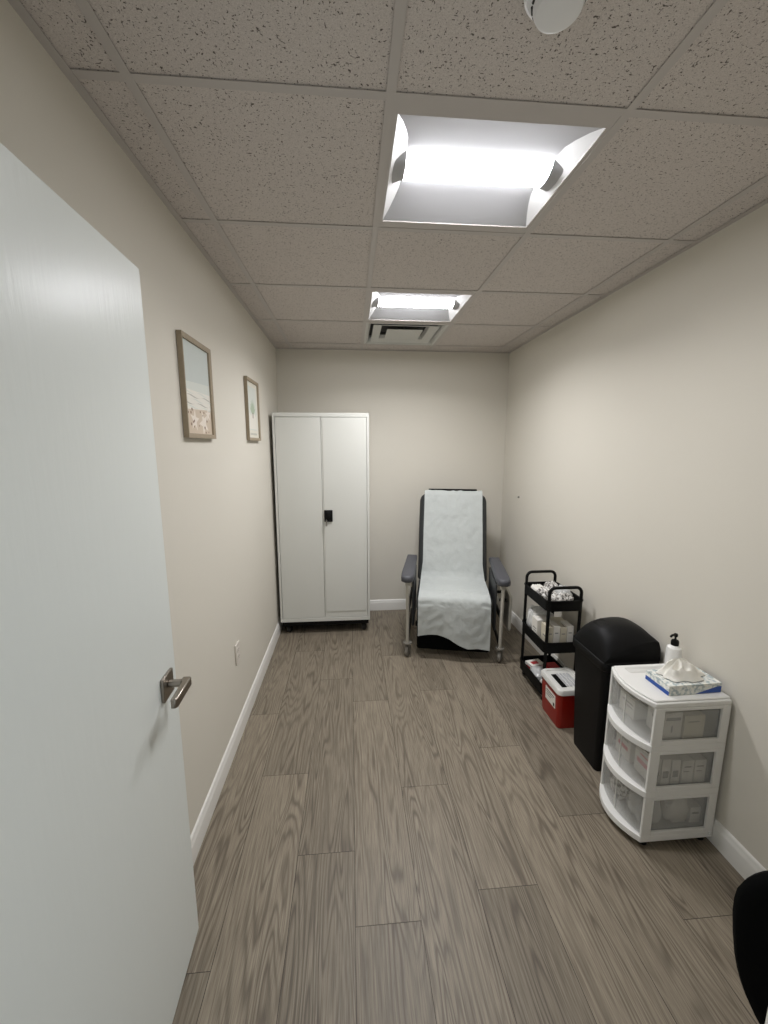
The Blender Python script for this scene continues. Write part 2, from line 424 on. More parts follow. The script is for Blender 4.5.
# ------------------------------------------------------------------ ceiling light fixtures
def fixture(yc, label, gain):
    xc = GX[1] + T / 2
    t = thing('ceiling_light', label, 'light', (xc, yc, H), 0, 'recessed square ceiling lights')
    hx = T / 2 - .004; z0 = .002
    ix, iy = hx - .020, hx - .050          # opening
    lx, ly, dz = .232, .060, .044          # where the recess meets the lamp
    bm = NB()
    # flat flange round the opening
    def rect(a, b_, z): return [(-a, -b_, z), (a, -b_, z), (a, b_, z), (-a, b_, z)]
    loft(bm, [rect(hx, hx, z0 + .012), rect(hx, hx, z0), rect(ix, iy, z0), rect(ix, iy, z0 + .004)], False, False)
    obj('frame', bm, M['tee'], t)
    # cove profile (y, z) from the flange up to the lamp
    cove = [(iy, z0 + .003), (iy - .045, z0 + .018), (iy - .095, z0 + .031), (iy - .135, dz - .003), (ly, dz), (ly, dz + .04)]
    def xat(z): return ix + (lx - ix) * min(1, (z - z0 - .003) / (dz - z0 - .003))
    for s in (-1, 1):
        bm = NB(); pr = [(bm.verts.new((-xat(z), s * y, z)), bm.verts.new((xat(z), s * y, z))) for y, z in cove]
        for p, q in zip(pr, pr[1:]): bm.faces.new((p[0], p[1], q[1], q[0]))
        obj('side_panel', bm, M['panelgrey'], t, smooth=60)
        bm = NB(); lp = [(s * xat(z), y, z) for y, z in cove[:-1]] + [(s * xat(z), -y, z) for y, z in reversed(cove[:-1])]
        bm.faces.new([bm.verts.new(p) for p in lp])
        v = [bm.verts.new(p) for p in ((s * lx, ly, dz), (s * lx, -ly, dz), (s * lx, -ly, dz + .04), (s * lx, ly, dz + .04))]; bm.faces.new(v)
        obj('end_panel', bm, M['enamel'], t)
    bm = NB()
    loft(bm, [rect(lx, ly, dz + .04), rect(hx, hx, dz + .06), rect(hx, hx, z0 + .012)], True, False); obj('housing', bm, M['enamel'], t)
    prof = [(ly * math.cos(a), dz + .003 - .034 * math.sin(a)) for a in [PI * i / 14 for i in range(15)]]
    prof += [(-ly, dz + .02), (ly, dz + .02)]
    bm = NB(); prism(bm, prof, 'x', -lx + .002, lx - .002); obj('lens', bm, M['lens'], t)
    la = D.lights.new('ceiling_lamp', 'AREA'); la.shape = 'RECTANGLE'; la.size = 2 * lx - .03; la.size_y = .09
    la.energy = LAMP_POWER * gain; la.spread = math.radians(LAMP_SPREAD); la.color = LAMP_COLOR
    lo = D.objects.new('lamp', la); COL.objects.link(lo); lo.parent = t; lo.location = (0, 0, dz + .003 - .0355)
    for s in (-1, 1):
        bm = NB()
        pr2 = [(p[0] * 1.02, p[1] - .001) for p in prof[:-2]]
        x0, x1 = s * (lx - .001), s * (ix - .006)
        pr3 = [(p[0] * 1.02, min(p[1], z0 + .012)) for p in prof[:-2]]
        loft(bm, [[(x0, p[0], p[1]) for p in pr2], [(x1, p[0], p[1]) for p in pr3]])
        obj('end_cap', bm, M['capgrey'], t)
    return t
fixture(Y1 + T * .5, 'larger-looking square ceiling light close overhead, its white lens lit', .85)
fixture(Y1 + T * 2.5, 'square ceiling light farther off, beside the grey air vent', 2.1)

# air diffuser
t = thing('air_vent', 'grey square louvred air vent in the ceiling before the back wall', 'vent', (GX[1] + T / 2, Y1 + 3.5 * T, H))
def sq(a, z): return [(-a, -a, z), (a, -a, z), (a, a, z), (-a, a, z)]
bm = NB(); hx = T / 2 - .004
loft(bm, [sq(hx, .012), sq(hx, .002), sq(.278, .002), sq(.262, .014), sq(.25, .05), sq(.26, .06)], False, False); obj('frame', bm, M['ventm'], t)
bm = NB(); loft(bm, [sq(.234, .008), sq(.238, .004), sq(.176, .018), sq(.166, .045), sq(.168, .045), sq(.178, .020)], False, False); obj('louvre', bm, M['ventm'], t)
bm = NB(); loft(bm, [sq(.130, .009), sq(.133, .005), sq(.115, .006)], True, True); obj('centre_plate', bm, M['ventm'], t)
bm = NB(); box(bm, -.258, .258, -.258, .258, .06, .07)
for q in (-.15, .15): box(bm, -.23, .23, q - .002, q + .002, .046, .0602)
box(bm, -.004, .004, -.10, .10, .0095, .0602); obj('throat', bm, M['ventd'], t)

# smoke detector
t = thing('smoke_detector', 'round white smoke detector on the ceiling tile', 'smoke detector', (.392, .852, H))
bm = NB(); lathe(bm, [(.062, .003), (.064, -.004), (.062, -.016), (.056, -.021), (.05, -.021)], seg=40); obj('base', bm, M['enamel'], t)
bm = NB(); lathe(bm, [(.046, -.020), (.047, -.023), (.045, -.042), (.041, -.050), (.034, -.052), (.001, -.0525)], seg=40); obj('sensor_cover', bm, M['enamel'], t)
bm = NB()
for k in range(14):
    a = 2 * PI * k / 14
    p = Vector((math.cos(a), math.sin(a), 0)); q = Vector((-p.y, p.x, 0))
    cyl(bm, p * .0462 - q * .007 + Vector((0, 0, -.034)), p * .0462 + q * .007 + Vector((0, 0, -.034)), .0026, seg=6)
obj('vent_slots', bm, M['dark'], t)

# ------------------------------------------------------------------ open door on the left
ang = math.atan(.043)
t = D.objects.new('door_1', None); COL.objects.link(t); t['kind'] = 'structure'
t.location = (-.527, 1.155, 0); t.rotation_euler = (0, 0, ang)      # local -y runs to the hinges, +x is the seen face
bm = NB(); box(bm, -.044, 0, -.893, 0, .010, 2.045); obj('door_leaf', bm, M['door'], t, bevel=.0015)
hd = D.objects.new('door_handle', None); COL.objects.link(hd); hd.parent = t; hd.location = (0, -.073, .942)
bm = NB(); box(bm, 0.0002, .009, -.034, .034, -.034, .034); obj('rosette', bm, M['steel'], hd, bevel=.002)
bm = NB()
cyl(bm, (.008, 0, .004), (.05, 0, .004), .0105, seg=24)
lv = [(.052, .011, .004), (.056, 0, .004), (.057, -.03, .004), (.057, -.118, .004)]
poly = [(.043, .013), (.062, .013), (.066, .008), (.066, -.090), (.061, -.098), (.049, -.098), (.048, -.014), (.043, -.010)]
prism(bm, poly, 'z', -.010, .016); obj('lever', bm, M['steel'], hd, bevel=.003)
bm = NB(); box(bm, -.053, -.0442, -.034, .034, -.034, .034); obj('rosette', bm, M['steel'], hd, bevel=.002)
bm = NB(); box(bm, -.034, -.010, .0001, .0015, .89, .99); box(bm, -.028, -.016, .001, .009, .925, .955); obj('latch_plate', bm, M['steel'], t)
bm = NB()
for z in (.25, 1.02, 1.80):
    cyl(bm, (.006, -.899, z - .05), (.006, -.899, z + .05), .006, seg=12)
obj('hinge', bm, M['steel'], t)

# ------------------------------------------------------------------ wall things on the left
def pm(name, c, r=.6): return mat(name, c, r)
ART = [pm('print_sky', (194, 200, 195)), pm('print_pale_sky', (208, 211, 203)), pm('print_foam', (224, 220, 210)), pm('print_sea', (180, 178, 168)), pm('print_sand', (202, 186, 166)), pm('print_shell', (226, 216, 204)), pm('print_brown', (132, 108, 90)), pm('print_green', (168, 182, 158)), pm('print_mat', (218, 214, 200))]
def picture(y0, y1, z0, z1, label, which):
    W, Hh = y1 - y0, z1 - z0
    t = thing('picture_frame', label, 'picture', (XL + .001, (y0 + y1) / 2, z0), 0, 'framed prints on the left wall')
    fwid, dep = .018, .021
    bm = NB()
    o_ = [(-W / 2, 0), (W / 2, 0), (W / 2, Hh), (-W / 2, Hh)]
    i_ = [(-W / 2 + fwid, fwid), (W / 2 - fwid, fwid), (W / 2 - fwid, Hh - fwid), (-W / 2 + fwid, Hh - fwid)]
    loft(bm, [[(0.001, p[0], p[1]) for p in o_], [(dep, p[0], p[1]) for p in o_], [(dep, p[0] * .985, Hh / 2 + (p[1] - Hh / 2) * .985) for p in o_],
              [(dep - .004, p[0], p[1]) for p in i_], [(.008, p[0], p[1]) for p in i_]], False, False)
    obj('frame', bm, M['oak'], t)
    bm = NB()
    a0, a1, b0, b1 = -W / 2 + fwid, W / 2 - fwid, fwid, Hh - fwid
    box(bm, .003, .0095, a0, a1, b0, b1, 8)
    aw, bh = a1 - a0, b1 - b0
    cnt = [0]
    def pt(u, v): return (a0 + u * aw, b0 + v * bh)
    def patch(poly, mi):
        cnt[0] += 1; x = .0096 + cnt[0] * 2e-5
        f = bm.faces.new([bm.verts.new((x,) + pt(*p)) for p in poly]); f.material_index = mi
    rnd = random.Random(which)
    if which == 1:
        patch([(0, .47), (1, .47), (1, 1), (0, 1)], 0); patch([(0, .47), (1, .47), (1, .60), (0, .56)], 1)
        patch([(0, 0), (1, 0), (1, .30), (0, .26)], 4)
        patch([(0, .26), (1, .30), (1, .48), (0, .48)], 2)
        for k in range(5):
            v = .30 + .04 * k; pts = [(i / 12, v + .012 * math.sin(i * .9 + k * 2)) for i in range(13)]
            patch(pts + [(i / 12, v - .008 + .012 * math.sin(i * .9 + k * 2 + .7)) for i in range(12, -1, -1)], 3 if k % 2 else 1)
        for cx_, cy_, r_, ro in ((.30, .15, .17, .2), (.66, .13, .20, .7), (.86, .24, .12, .4)):
            st = []
            for i in range(10):
                a = ro + PI * i / 5; rr = r_ * (1 if i % 2 == 0 else .38)
                st.append((cx_ + rr * math.cos(a), cy_ + rr * .8 * math.sin(a)))
            patch(st, 5)
        for k in range(16):
            u, v, r_ = rnd.uniform(.05, .93), rnd.uniform(.02, .27), rnd.uniform(.015, .03)
            patch([(u + r_ * math.cos(a), v + r_ * .7 * math.sin(a)) for a in [2 * PI * i / 6 for i in range(6)]], 6)
    else:
        patch([(.12, .14), (.88, .14), (.88, .92), (.12, .92)], 1)
        patch([(i / 20 * .7 + .15, .42 + .03 * math.sin(i)) for i in range(21)] + [(.85, .16), (.15, .16)], 2)
        for k in range(9):
            u0 = .5; v0 = .42; a = PI * (.15 + .7 * k / 8); L = .30
            dx, dy = math.cos(a), math.sin(a)
            patch([(u0, v0), (u0 + dx * L * .5 - dy * .035, v0 + dy * L * .5 + dx * .03), (u0 + dx * L, v0 + dy * L), (u0 + dx * L * .5 + dy * .035, v0 + dy * L * .5 - dx * .03)], 7)
        patch([(.47, .36), (.53, .36), (.53, .46), (.47, .46)], 6)
        for k in range(6): patch([(.18 + k * .11, .05), (.26 + k * .11, .05), (.26 + k * .11, .085), (.18 + k * .11, .085)], 3)
    obj('print', bm, ART, t)
    return t
picture(1.637, 1.957, 1.634, 2.026, 'larger-looking framed print of starfish on a pale beach, beside the door', 1)
picture(2.597, 2.912, 1.636, 2.020, 'framed pale print with a green sprig and mat, beside the white cabinet', 2)

t = thing('wall_outlet', 'electrical outlet low on the left wall above the baseboard', 'outlet', (XL + .0005, 2.13, .476))
bm = NB(); box(bm, 0, .008, -.036, .036, -.058, .058); obj('cover_plate', bm, M['plate'], t, bevel=.003)
for s in (-1, 1):
    bm = NB(); loft(bm, [[(.0075, p[0], p[1] + s * .0195) for p in rrect(.017, .014, .009)], [(.0098, p[0], p[1] + s * .0195) for p in rrect(.016, .013, .009)]])
    r_ = obj('receptacle', bm, M['plate'], t)
    bm = NB()
    for yy in (-.006, .006): box(bm, .0096, .0101, yy - .001, yy + .001, s * .0195 - .002, s * .0195 + .006)
    cyl(bm, (.0096, 0, s * .0195 - .007), (.0101, 0, s * .0195 - .007), .0022, seg=10); obj('slot', bm, M['slot'], r_)

bm = NB(); lathe(bm, [(.009, 0), (.009, -.004), (.006, -.008), (.002, -.009)], axis='x', seg=16)
cyl(bm, (-.008, 0, 0), (-.018, 0, -.001), .003, seg=10)
o = obj('wall_screw', bm, M['greywheel'], loc=(XR, 3.395, 1.16)); tag(o, 'small grey screw left in the bare right wall above the chair arm', 'screw')

# ------------------------------------------------------------------ storage cabinet
CX0, CX1, CYF, CYB, CZ0, CZ1 = -.611, .150, 3.300, 3.735, .115, 1.860
t = thing('storage_cabinet', 'tall white two-door metal cabinet on casters in the back left corner', 'cabinet', ((CX0 + CX1) / 2, CYF, 0))
hw = (CX1 - CX0) / 2; dp = CYB - CYF; th = .018
bm = NB()
box(bm, -hw, -hw + th, 0, dp, CZ0, CZ1); box(bm, hw - th, hw, 0, dp, CZ0, CZ1)
box(bm, -hw + th, hw - th, 0, dp, CZ1 - .032, CZ1); box(bm, -hw + th, hw - th, 0, dp, CZ0, CZ0 + .03)
box(bm, -hw + th, hw - th, dp - .008, dp, CZ0 + .03, CZ1 - .032)
for z in (.55, .95, 1.4): box(bm, -hw + th, hw - th, .03, dp - .008, z, z + .012)
obj('body', bm, M['cab'], t, bevel=.002)
bm = NB(); box(bm, -hw + .012, hw - .012, .012, dp - .012, .078, CZ0 - .0006); obj('shadow_base', bm, M['blackmetal'], t, bevel=.002)  # black box added to give the dark shadow beneath the cabinet
g_ = .0025; zb, zt = CZ0 + .030 + g_, CZ1 - .032 - g_
sx_ = -.004
for (a, bb, nm) in ((-hw + th + g_, sx_ - g_ / 2, 'l'), (sx_ + g_ / 2, hw - th - g_, 'r')):
    bm = NB()
    box(bm, a, bb, .003, .022, zb, zt)
    d_ = obj('door', bm, M['cab'], t, bevel=.002)
    if nm == 'r':
        bm = NB()        # raised inner pressing of the locking door
        box(bm, a + .012, bb - .014, -.0015, .0032, zb + .055, zt - .012); obj('panel', bm, M['cab'], d_, bevel=.001)
        hl = NB(); hx0 = a + .012
        box(hl, hx0, hx0 + .068, -.014, -.0014, .985, 1.082); h_ = obj('handle', hl, M['black'], d_, bevel=.004)
        bm = NB(); loft(bm, [[(hx0 + .036 + p[0], -.0145, 1.040 + p[1]) for p in rrect(.022, .030, .008)], [(hx0 + .036 + p[0], -.018, 1.040 + p[1]) for p in rrect(.018, .026, .007)]])
        obj('grip', bm, M['blackmetal'], h_)
        bm = NB(); cyl(bm, (hx0 + .018, -.014, .996), (hx0 + .018, -.024, .996), .006, seg=14)
        box(bm, hx0 + .0165, hx0 + .0195, -.04, -.022, .992, 1.01); box(bm, hx0 + .012, hx0 + .024, -.031, -.029, .952, .995); obj('key', bm, M['steel'], h_)
def caster(bm_mount, bm_wheel, x, y, top, r=.03, wd=.02, off=.018, swivel=0):
    c_, s_ = math.cos(swivel), math.sin(swivel)
    cyl(bm_mount, (x, y, top - .012), (x, y, top), r * .75, seg=16)
    wx, wy = x + off * s_, y + off * c_
    for q in (-1, 1):
        px, py = wx + q * (wd / 2 + .003) * c_, wy - q * (wd / 2 + .003) * s_
        tube(bm_mount, [(x + q * (wd / 2 + .003) * c_, y - q * (wd / 2 + .003) * s_, top - .010), (px, py, r * 1.15), (px, py, r * .8)], .0035 if r < .04 else .006, 8)
    a = Vector((wx, wy, r)); ax = Vector((c_, -s_, 0))
    tube(bm_wheel, [a - ax * wd / 2, a - ax * wd * .4, a + ax * wd * .4, a + ax * wd / 2], [r * .82, r, r, r * .82], 24)
for (x, y) in ((-hw + .055, .045), (hw - .055, .045), (-hw + .055, dp - .05), (hw - .055, dp - .05)):
    a, b_ = NB(), NB(); caster(a, b_, x, y, .0775, .030, .024, .02, .4)
    c = obj('caster', a, M['blackmetal'], t); obj('wheel', b_, M['rubber'], c)

# ------------------------------------------------------------------ recliner and its paper cover
RA = math.radians(-12)
RLOC = (.754, 2.80, 0)
t = thing('recliner_chair', 'charcoal clinical recliner on casters under a white paper cover', 'recliner', RLOC, RA)
def slab(path_f, path_b, hw_, rr=.03, n=4):
    """side outline (Y,z) closed, lofted across X with softened edges"""
    bm = NB(); poly = path_f + path_b
    cy_ = sum(p[0] for p in poly) / len(poly); cz_ = sum(p[1] for p in poly) / len(poly)
    loops = []
    sts = [(-hw_, rr)] + [(-hw_ + rr * (1 - math.cos(PI / 2 * i / n)), rr * (1 - math.sin(PI / 2 * i / n))) for i in range(1, n + 1)]
    sts = sts + [(-x, r) for x, r in reversed(sts)]
    def inset(r):
        out = []; m_n = len(poly)
        for i, p in enumerate(poly):
            a, c = Vector(poly[i - 1]), Vector(poly[(i + 1) % m_n]); d = (c - a).normalized()
            nn = Vector((-d.y, d.x)); q = Vector(p)
            if (Vector((cy_, cz_)) - q).dot(nn) < 0: nn = -nn
            out.append(q + nn * r)
        return out
    for x, r in sts: loops.append([(x, q.x, q.y) for q in inset(r)])
    loft(bm, loops); return bm
# seat cushion
def arc(cx_, cy_, r, a0, a1, n=6): return [(cx_ + r * math.cos(math.radians(a0 + (a1 - a0) * i / n)), cy_ + r * math.sin(math.radians(a0 + (a1 - a0) * i / n))) for i in range(n + 1)]
seat_o = arc(.04, .44, .05, 180, 90) + [(.2, .487), (.40, .478), (.47, .475), (.48, .38)] + arc(.04, .40, .05, 270, 180, 4)
obj('seat', slab(seat_o, [], .282, .03), M['vinyl'], t, smooth=60)
# backrest: front leans back, top rounded
bo = [(.425, .47), (.47, .60), (.545, .80), (.615, 1.0), (.666, 1.13)] + arc(.724, 1.134, .055, 170, 20) + [(.735, 1.0), (.66, .78), (.59, .56), (.56, .46)]
bmk = slab(bo, [], .292, .045)
for v in bmk.verts:                          # round the top corners
    if v.co.z > 1.10:
        k = (v.co.z - 1.10) / .1
        v.co.x *= 1 - .17 * max(0, min(1, k)) ** 2
obj('backrest', bmk, M['vinyl'], t, smooth=60)
bm = NB(); tube(bm, [(-.22, .79, 1.10), (-.22, .825, 1.15), (-.215, .83, 1.203), (.215, .83, 1.203), (.22, .825, 1.15), (.22, .79, 1.10)], .011, 12)
obj('push_bar', bm, M['blackmetal'], t)
# legrest hanging from the seat front
lo = [(-.012, .35)] + [(-.006, .37), (.03, .385), (.05, .37), (.06, .25), (.07, .065)] + [(.045, .055), (.02, .06), (.008, .08)]
obj('legrest', slab(lo, [], .275, .02), M['fabric_and_shade'], t, smooth=60)  # really vinyl, coloured black to paint in the shade under the seat
bm = NB(); box(bm, -.20, .20, .06, .52, .300, .330); box(bm, -.30, .30, .30, .335, .11, .145); obj('seat_frame', bm, M['blackmetal'], t, bevel=.003)
for s in (-1, 1):
    bm = NB()
    # padded arm: tapering plan, rounded front
    plan = [(.298, .44), (.298, .05), (.305, -.03), (.33, -.05), (.368, -.05), (.394, -.03), (.398, .05), (.380, .44)]
    mid = (.352, .2)
    lp = []
    for z, k in ((.612, .80), (.616, .94), (.628, 1.0), (.648, 1.0), (.660, .93), (.664, .78)):
        lp.append([(s * (mid[0] + (p[0] - mid[0]) * k), mid[1] + (p[1] - mid[1]) * (1 - (1 - k) * .3), z + .035 * (p[1] / .44) - .006) for p in plan])
    loft(bm, lp); obj('armrest', bm, M['vinyl2'], t, smooth=60)
    bm = NB(); 
    prism(bm, [(.06, .22), (.06, .585), (.42, .61), (.42, .22)], 'x', s * .300, s * .318); obj('side_panel', bm, M['vinyl'], t, bevel=.006)
    bm = NB()
    tube(bm, [(s * .345, .0, .115), (s * .345, -.005, .35), (s * .348, -.005, .60)], .019, 12, ry=.013); obj('front_post', bm, M['beige'], t)
    bm = NB(); box(bm, s * .345 - .018, s * .345 + .018, -.024, .012, .572, .604); obj('post_bracket', bm, M['beige'], t, bevel=.004)
    bm = NB(); tube(bm, [(s * .345, .62, .115), (s * .345, .60, .35), (s * .345, .44, .60)], .015, 12); obj('rear_post', bm, M['beige'], t)
    bm = NB(); tube(bm, [(s * .345, .01, .34), (s * .345, .60, .34)], .012, 10); tube(bm, [(s * .345, .01, .13), (s * .345, .61, .13)], .012, 10); obj('side_rail', bm, M['blackmetal'], t)
    for y in (.0, .62):
        a, b_ = NB(), NB(); caster(a, b_, s * .345, y, .118, .045, .026, .012, .25)
        c = obj('caster', a, M['greywheel'], t); obj('wheel', b_, M['greywheel'], c)
bm = NB(); loft(bm, [[(.415, .30 + p[0], .335 + p[1]) for p in rrect(.20, .145, .04)], [(.437, .30 + p[0], .335 + p[1]) for p in rrect(.20, .145, .04)]])
obj('side_tray', bm, M['beige'], t, bevel=.004)
for y in (.2, .38):
    bm = NB(); box(bm, .36, .416, y, y + .02, .40, .42); obj('tray_bracket', bm, M['blackmetal'], t)

# paper cover: one draped sheet that follows back, seat and front
path = [(.715, 1.2055), (.695, 1.201), (.673, 1.182), (.653, 1.137), (.602, 1.0), (.531, .80), (.458, .60), (.435, .545), (.41, .512), (.37, .496), (.2, .502), (.08, .504), (.03, .500), (-.008, .480), (-.024, .45), (-.03, .40), (-.032, .30), (-.034, .22), (-.036, .06)]
seg_l = [0]
for a, c in zip(path, path[1:]): seg_l.append(seg_l[-1] + math.dist(a, c))
TOT = seg_l[-1]
def pathat(s):
    for i in range(len(path) - 1):
        if s <= seg_l[i + 1] or i == len(path) - 2:
            k = (s - seg_l[i]) / (seg_l[i + 1] - seg_l[i]); a, c = path[i], path[i + 1]
            d = Vector((c[0] - a[0], c[1] - a[1])).normalized()
            return Vector((a[0] + (c[0] - a[0]) * k, a[1] + (c[1] - a[1]) * k)), Vector((-d.y, d.x))
def edge_z(x):
    pts = [(-.27, .185), (-.20, .20), (-.12, .205), (-.04, .185), (.04, .135), (.10, .108), (.18, .112), (.27, .098)]
    for (a, za), (c, zc) in zip(pts, pts[1:]):
        if x <= c: return za + (zc - za) * max(0, min(1, (x - a) / (c - a)))
    return pts[-1][1]
bm = NB(); NU, NV = 44, 120; grid = []
for j in range(NV + 1):
    row = []
    for i in range(NU + 1):
        u = -1 + 2 * i / NU
        x = u * .255
        zend = edge_z(x); send = TOT - (zend - path[-1][1])
        s = send * j / NV
        p, nn = pathat(s)
        if nn.x > 0 and p.y > .45 and p.x < .72: nn = -nn
        if nn.y < 0 and p.x > .1 and p.y < .7: nn = -nn
        if p.y < .44: nn = Vector((-1, 0))
        hwid = .250 + .016 * max(0, min(1, (.62 - p.y) / .15))
        x = u * hwid * (1 + .012 * noise.noise(Vector((s * 3, u, 2))))
        wr = .005 * noise.noise(Vector((x * 9, s * 7, .3))) + .003 * noise.noise(Vector((x * 26, s * 20, 4))) + .0022 * (1 - abs(noise.noise(Vector((x * 14 + s * 6, s * 9, 9)))) * 4)
        wr = max(wr, -.003) + (.010 * math.sin(x * 16 + 1.0) * max(0, (.42 - p.y) / .4) if p.y < .42 else 0)
        wr += .004
        row.append(bm.verts.new((x, p.x + nn.x * wr, p.y + nn.y * wr)))
    grid.append(row)
for j in range(NV):
    for i in range(NU): bm.faces.new((grid[j][i], grid[j][i + 1], grid[j + 1][i + 1], grid[j + 1][i]))
o = obj('paper_cover', bm, M['paper'], loc=RLOC, rotz=RA, smooth=180)
sd = o.modifiers.new('thickness', 'SOLIDIFY'); sd.thickness = .0012; sd.offset = 1
tag(o, 'wrinkled white disposable paper sheet draped over the recliner back and seat', 'paper sheet')

# ------------------------------------------------------------------ three-tier cart
CL = (1.292, 2.402, 0)
t = thing('utility_cart', 'black three-tier rolling cart holding white packets by the right wall', 'cart', CL)
hx, hy = .116, .176
TZ = [(.052, .125), (.335, .405), (.608, .675)]
for z0, z1 in TZ:
    bm = NB(); tray(bm, hx, hy, z0, z1, .03); obj('tray', bm, M['blackmetal'], t, smooth=45)
for sx_ in (-1, 1):
    for sy in (-1, 1):
        bm = NB(); x, y = sx_ * (hx - .0155), sy * (hy - .0155)
        cyl(bm, (x, y, .06), (x, y, .672), .0098, seg=12); obj('post', bm, M['blackmetal'], t)
        a, b_ = NB(), NB(); caster(a, b_, sx_ * (hx - .025), sy * (hy - .03), .0515, .019, .014, .010, .8)
        c = obj('caster', a, M['greywheel'], t); obj('wheel', b_, M['rubber'], c)
for sy in (-1, 1):
    bm = NB(); a = hx - .0155; y = sy * (hy - .0155)
    pts = [(-a, y, .662)] + [(-a + .035 * (1 - math.cos(q)), y, .718 + .035 * math.sin(q)) for q in [PI / 2 * i / 5 for i in range(6)]]
    pts = pts + [(-p[0], p[1], p[2]) for p in reversed(pts)]
    tube(bm, pts, .0098, 12); obj('handle', bm, M['blackmetal'], t)

def place(name, bm, mt, loc, label, cat, group=None, rotz=0, **k):
    o = obj(name, bm, mt, loc=loc, rotz=rotz, **k); return tag(o, label, cat, group)
def cw(x, y, z): return (CL[0] + x, CL[1] + y, z)
# top tray: plump packs
GT = 'dressing packs in the top tray of the cart'
for k, (x, y, hx_, hy_, hz, m1, lab) in enumerate([
    (-.048, .100, .042, .048, .032, 'whitecard', 'plain white pack in the far left corner of the cart top tray'),
    (.044, .095, .042, .052, .040, 'mottle', 'mottled pack against the wall at the far end of the cart top tray'),
    (-.048, -.018, .050, .058, .042, 'mottle', 'mottled pack at the outer edge mid-way along the cart top tray'),
    (.055, -.03, .046, .060, .046, 'bag', 'clear film bag mid-way along the cart top tray by the wall'),
    (.0, -.118, .078, .034, .040, 'mottle', 'mottled long pack under the near handle of the cart top tray')]):
    bm = NB(); pillow(bm, hx_, hy_, hz, k + 3, amp=.35); place('dressing_pack', bm, M[m1], cw(x, y, .6125 + hz), lab, 'pack', GT, smooth=70)
# middle tray: pouches on edge, then cartons
GM = 'white pouches standing on edge in the middle tray'
for k, (y, tl, nm) in enumerate(((.150, .12, 'farthest'), (.110, .05, 'second farthest'), (.068, .10, 'third farthest'))):
    bm = NB(); pillow(bm, .080, .017, .080, k + 11, amp=.3, e=.7)
    o = place('gauze_pouch', bm, M['white'], cw(-.012, y, .3395 + .081), 'white glossy pouch standing on edge, %s in the cart middle tray' % nm, 'pouch', GM, smooth=70)
def carton(hx_, hy_, h, marks, mt='whitecard'):
    bm = NB(); box(bm, -hx_, hx_, -hy_, hy_, 0, h)
    for (ax, s, a0, a1, z0, z1, mi) in marks:
        e = .0004
        if ax == 'x': box(bm, s * hx_ - (e if s < 0 else 0), s * hx_ + (e if s > 0 else 0), a0, a1, z0, z1, mi)
        else: box(bm, a0, a1, s * hy_ - (e if s < 0 else 0), s * hy_ + (e if s > 0 else 0), z0, z1, mi)
    return bm
PR = [M['whitecard'], M['grey'], M['redprint'], M['dark'], M['pink'], M['blue'], M['cream']]
bm = carton(.045, .038, .150, [('x', -1, -.028, .02, .085, .09, 1), ('x', -1, -.028, .01, .07, .074, 1), ('x', -1, -.028, .028, .02, .024, 1), ('x', -1, -.02, .01, .035, .038, 6)])
place('white_carton', bm, PR, cw(-.058, .003, .3395), 'white printed carton at the outer edge of the cart middle tray', 'carton')
bm = carton(.045, .038, .135, [('y', -1, -.03, .03, .07, .075, 1)], 'cream')
place('white_carton', bm, [M['cream']] + PR[1:], cw(.048, .003, .3395), 'cream carton on the wall side of the cart middle tray', 'carton')
GN = 'narrow cartons at the near end of the middle tray'
for k, (x, wd, h, mt, lab) in enumerate(((-.064, .017, .146, 'cream', 'narrow cream carton, outermost of the near row in the cart middle tray'),
        (-.024, .020, .152, 'whitecard', 'narrow white carton, second from outside, near row of the cart middle tray'),
        (.020, .020, .142, 'cream', 'narrow cream carton, third from outside, near row of the cart middle tray'),
        (.064, .020, .150, 'whitecard', 'narrow white carton, next to the wall in the near row of the cart middle tray'))):
    bm = carton(wd, .045, h, [('y', -1, -wd * .6, wd * .5, h * .7, h * .74, 1), ('y', -1, -wd * .6, wd * .6, h * .25, h * .28, 1), ('x', -1, -.03, .02, h * .5, h * .55, 1)])
    place('narrow_carton', bm, [M[mt]] + PR[1:], cw(x, -.092, .3395), lab, 'carton', GN)
# bottom tray
GB = 'packs in the bottom tray of the cart'
bm = carton(.052, .038, .062, [('x', -1, -.02, .02, .02, .045, 2)]); f_ = NB(); f_.free()
box(bm, -.03, .02, -.02, .015, .062, .0624, 2)
place('flat_pack', bm, PR, cw(-.034, .100, .0565), 'white pack with red print at the far end of the bottom tray', 'pack', GB, rotz=.2)
bm = NB(); pillow(bm, .055, .055, .035, 31, amp=.3); place('flat_pack', bm, M['bag'], cw(-.045, -.0, .0565 + .036), 'clear crinkled bag in the middle of the bottom tray', 'pack', GB, smooth=70)
bm = carton(.035, .05, .07, [('x', -1, -.04, .04, .03, .055, 2)]); place('flat_pack', bm, [M['redprint']] + PR[1:], cw(.062, .03, .0565), 'small red pack by the wall in the bottom tray', 'pack', GB)
bm = NB(); pillow(bm, .08, .04, .034, 35, amp=.3); place('flat_pack', bm, M['whitecard'], cw(-.01, -.11, .0565 + .035), 'white soft pack at the near end of the bottom tray', 'pack', GB, smooth=70)

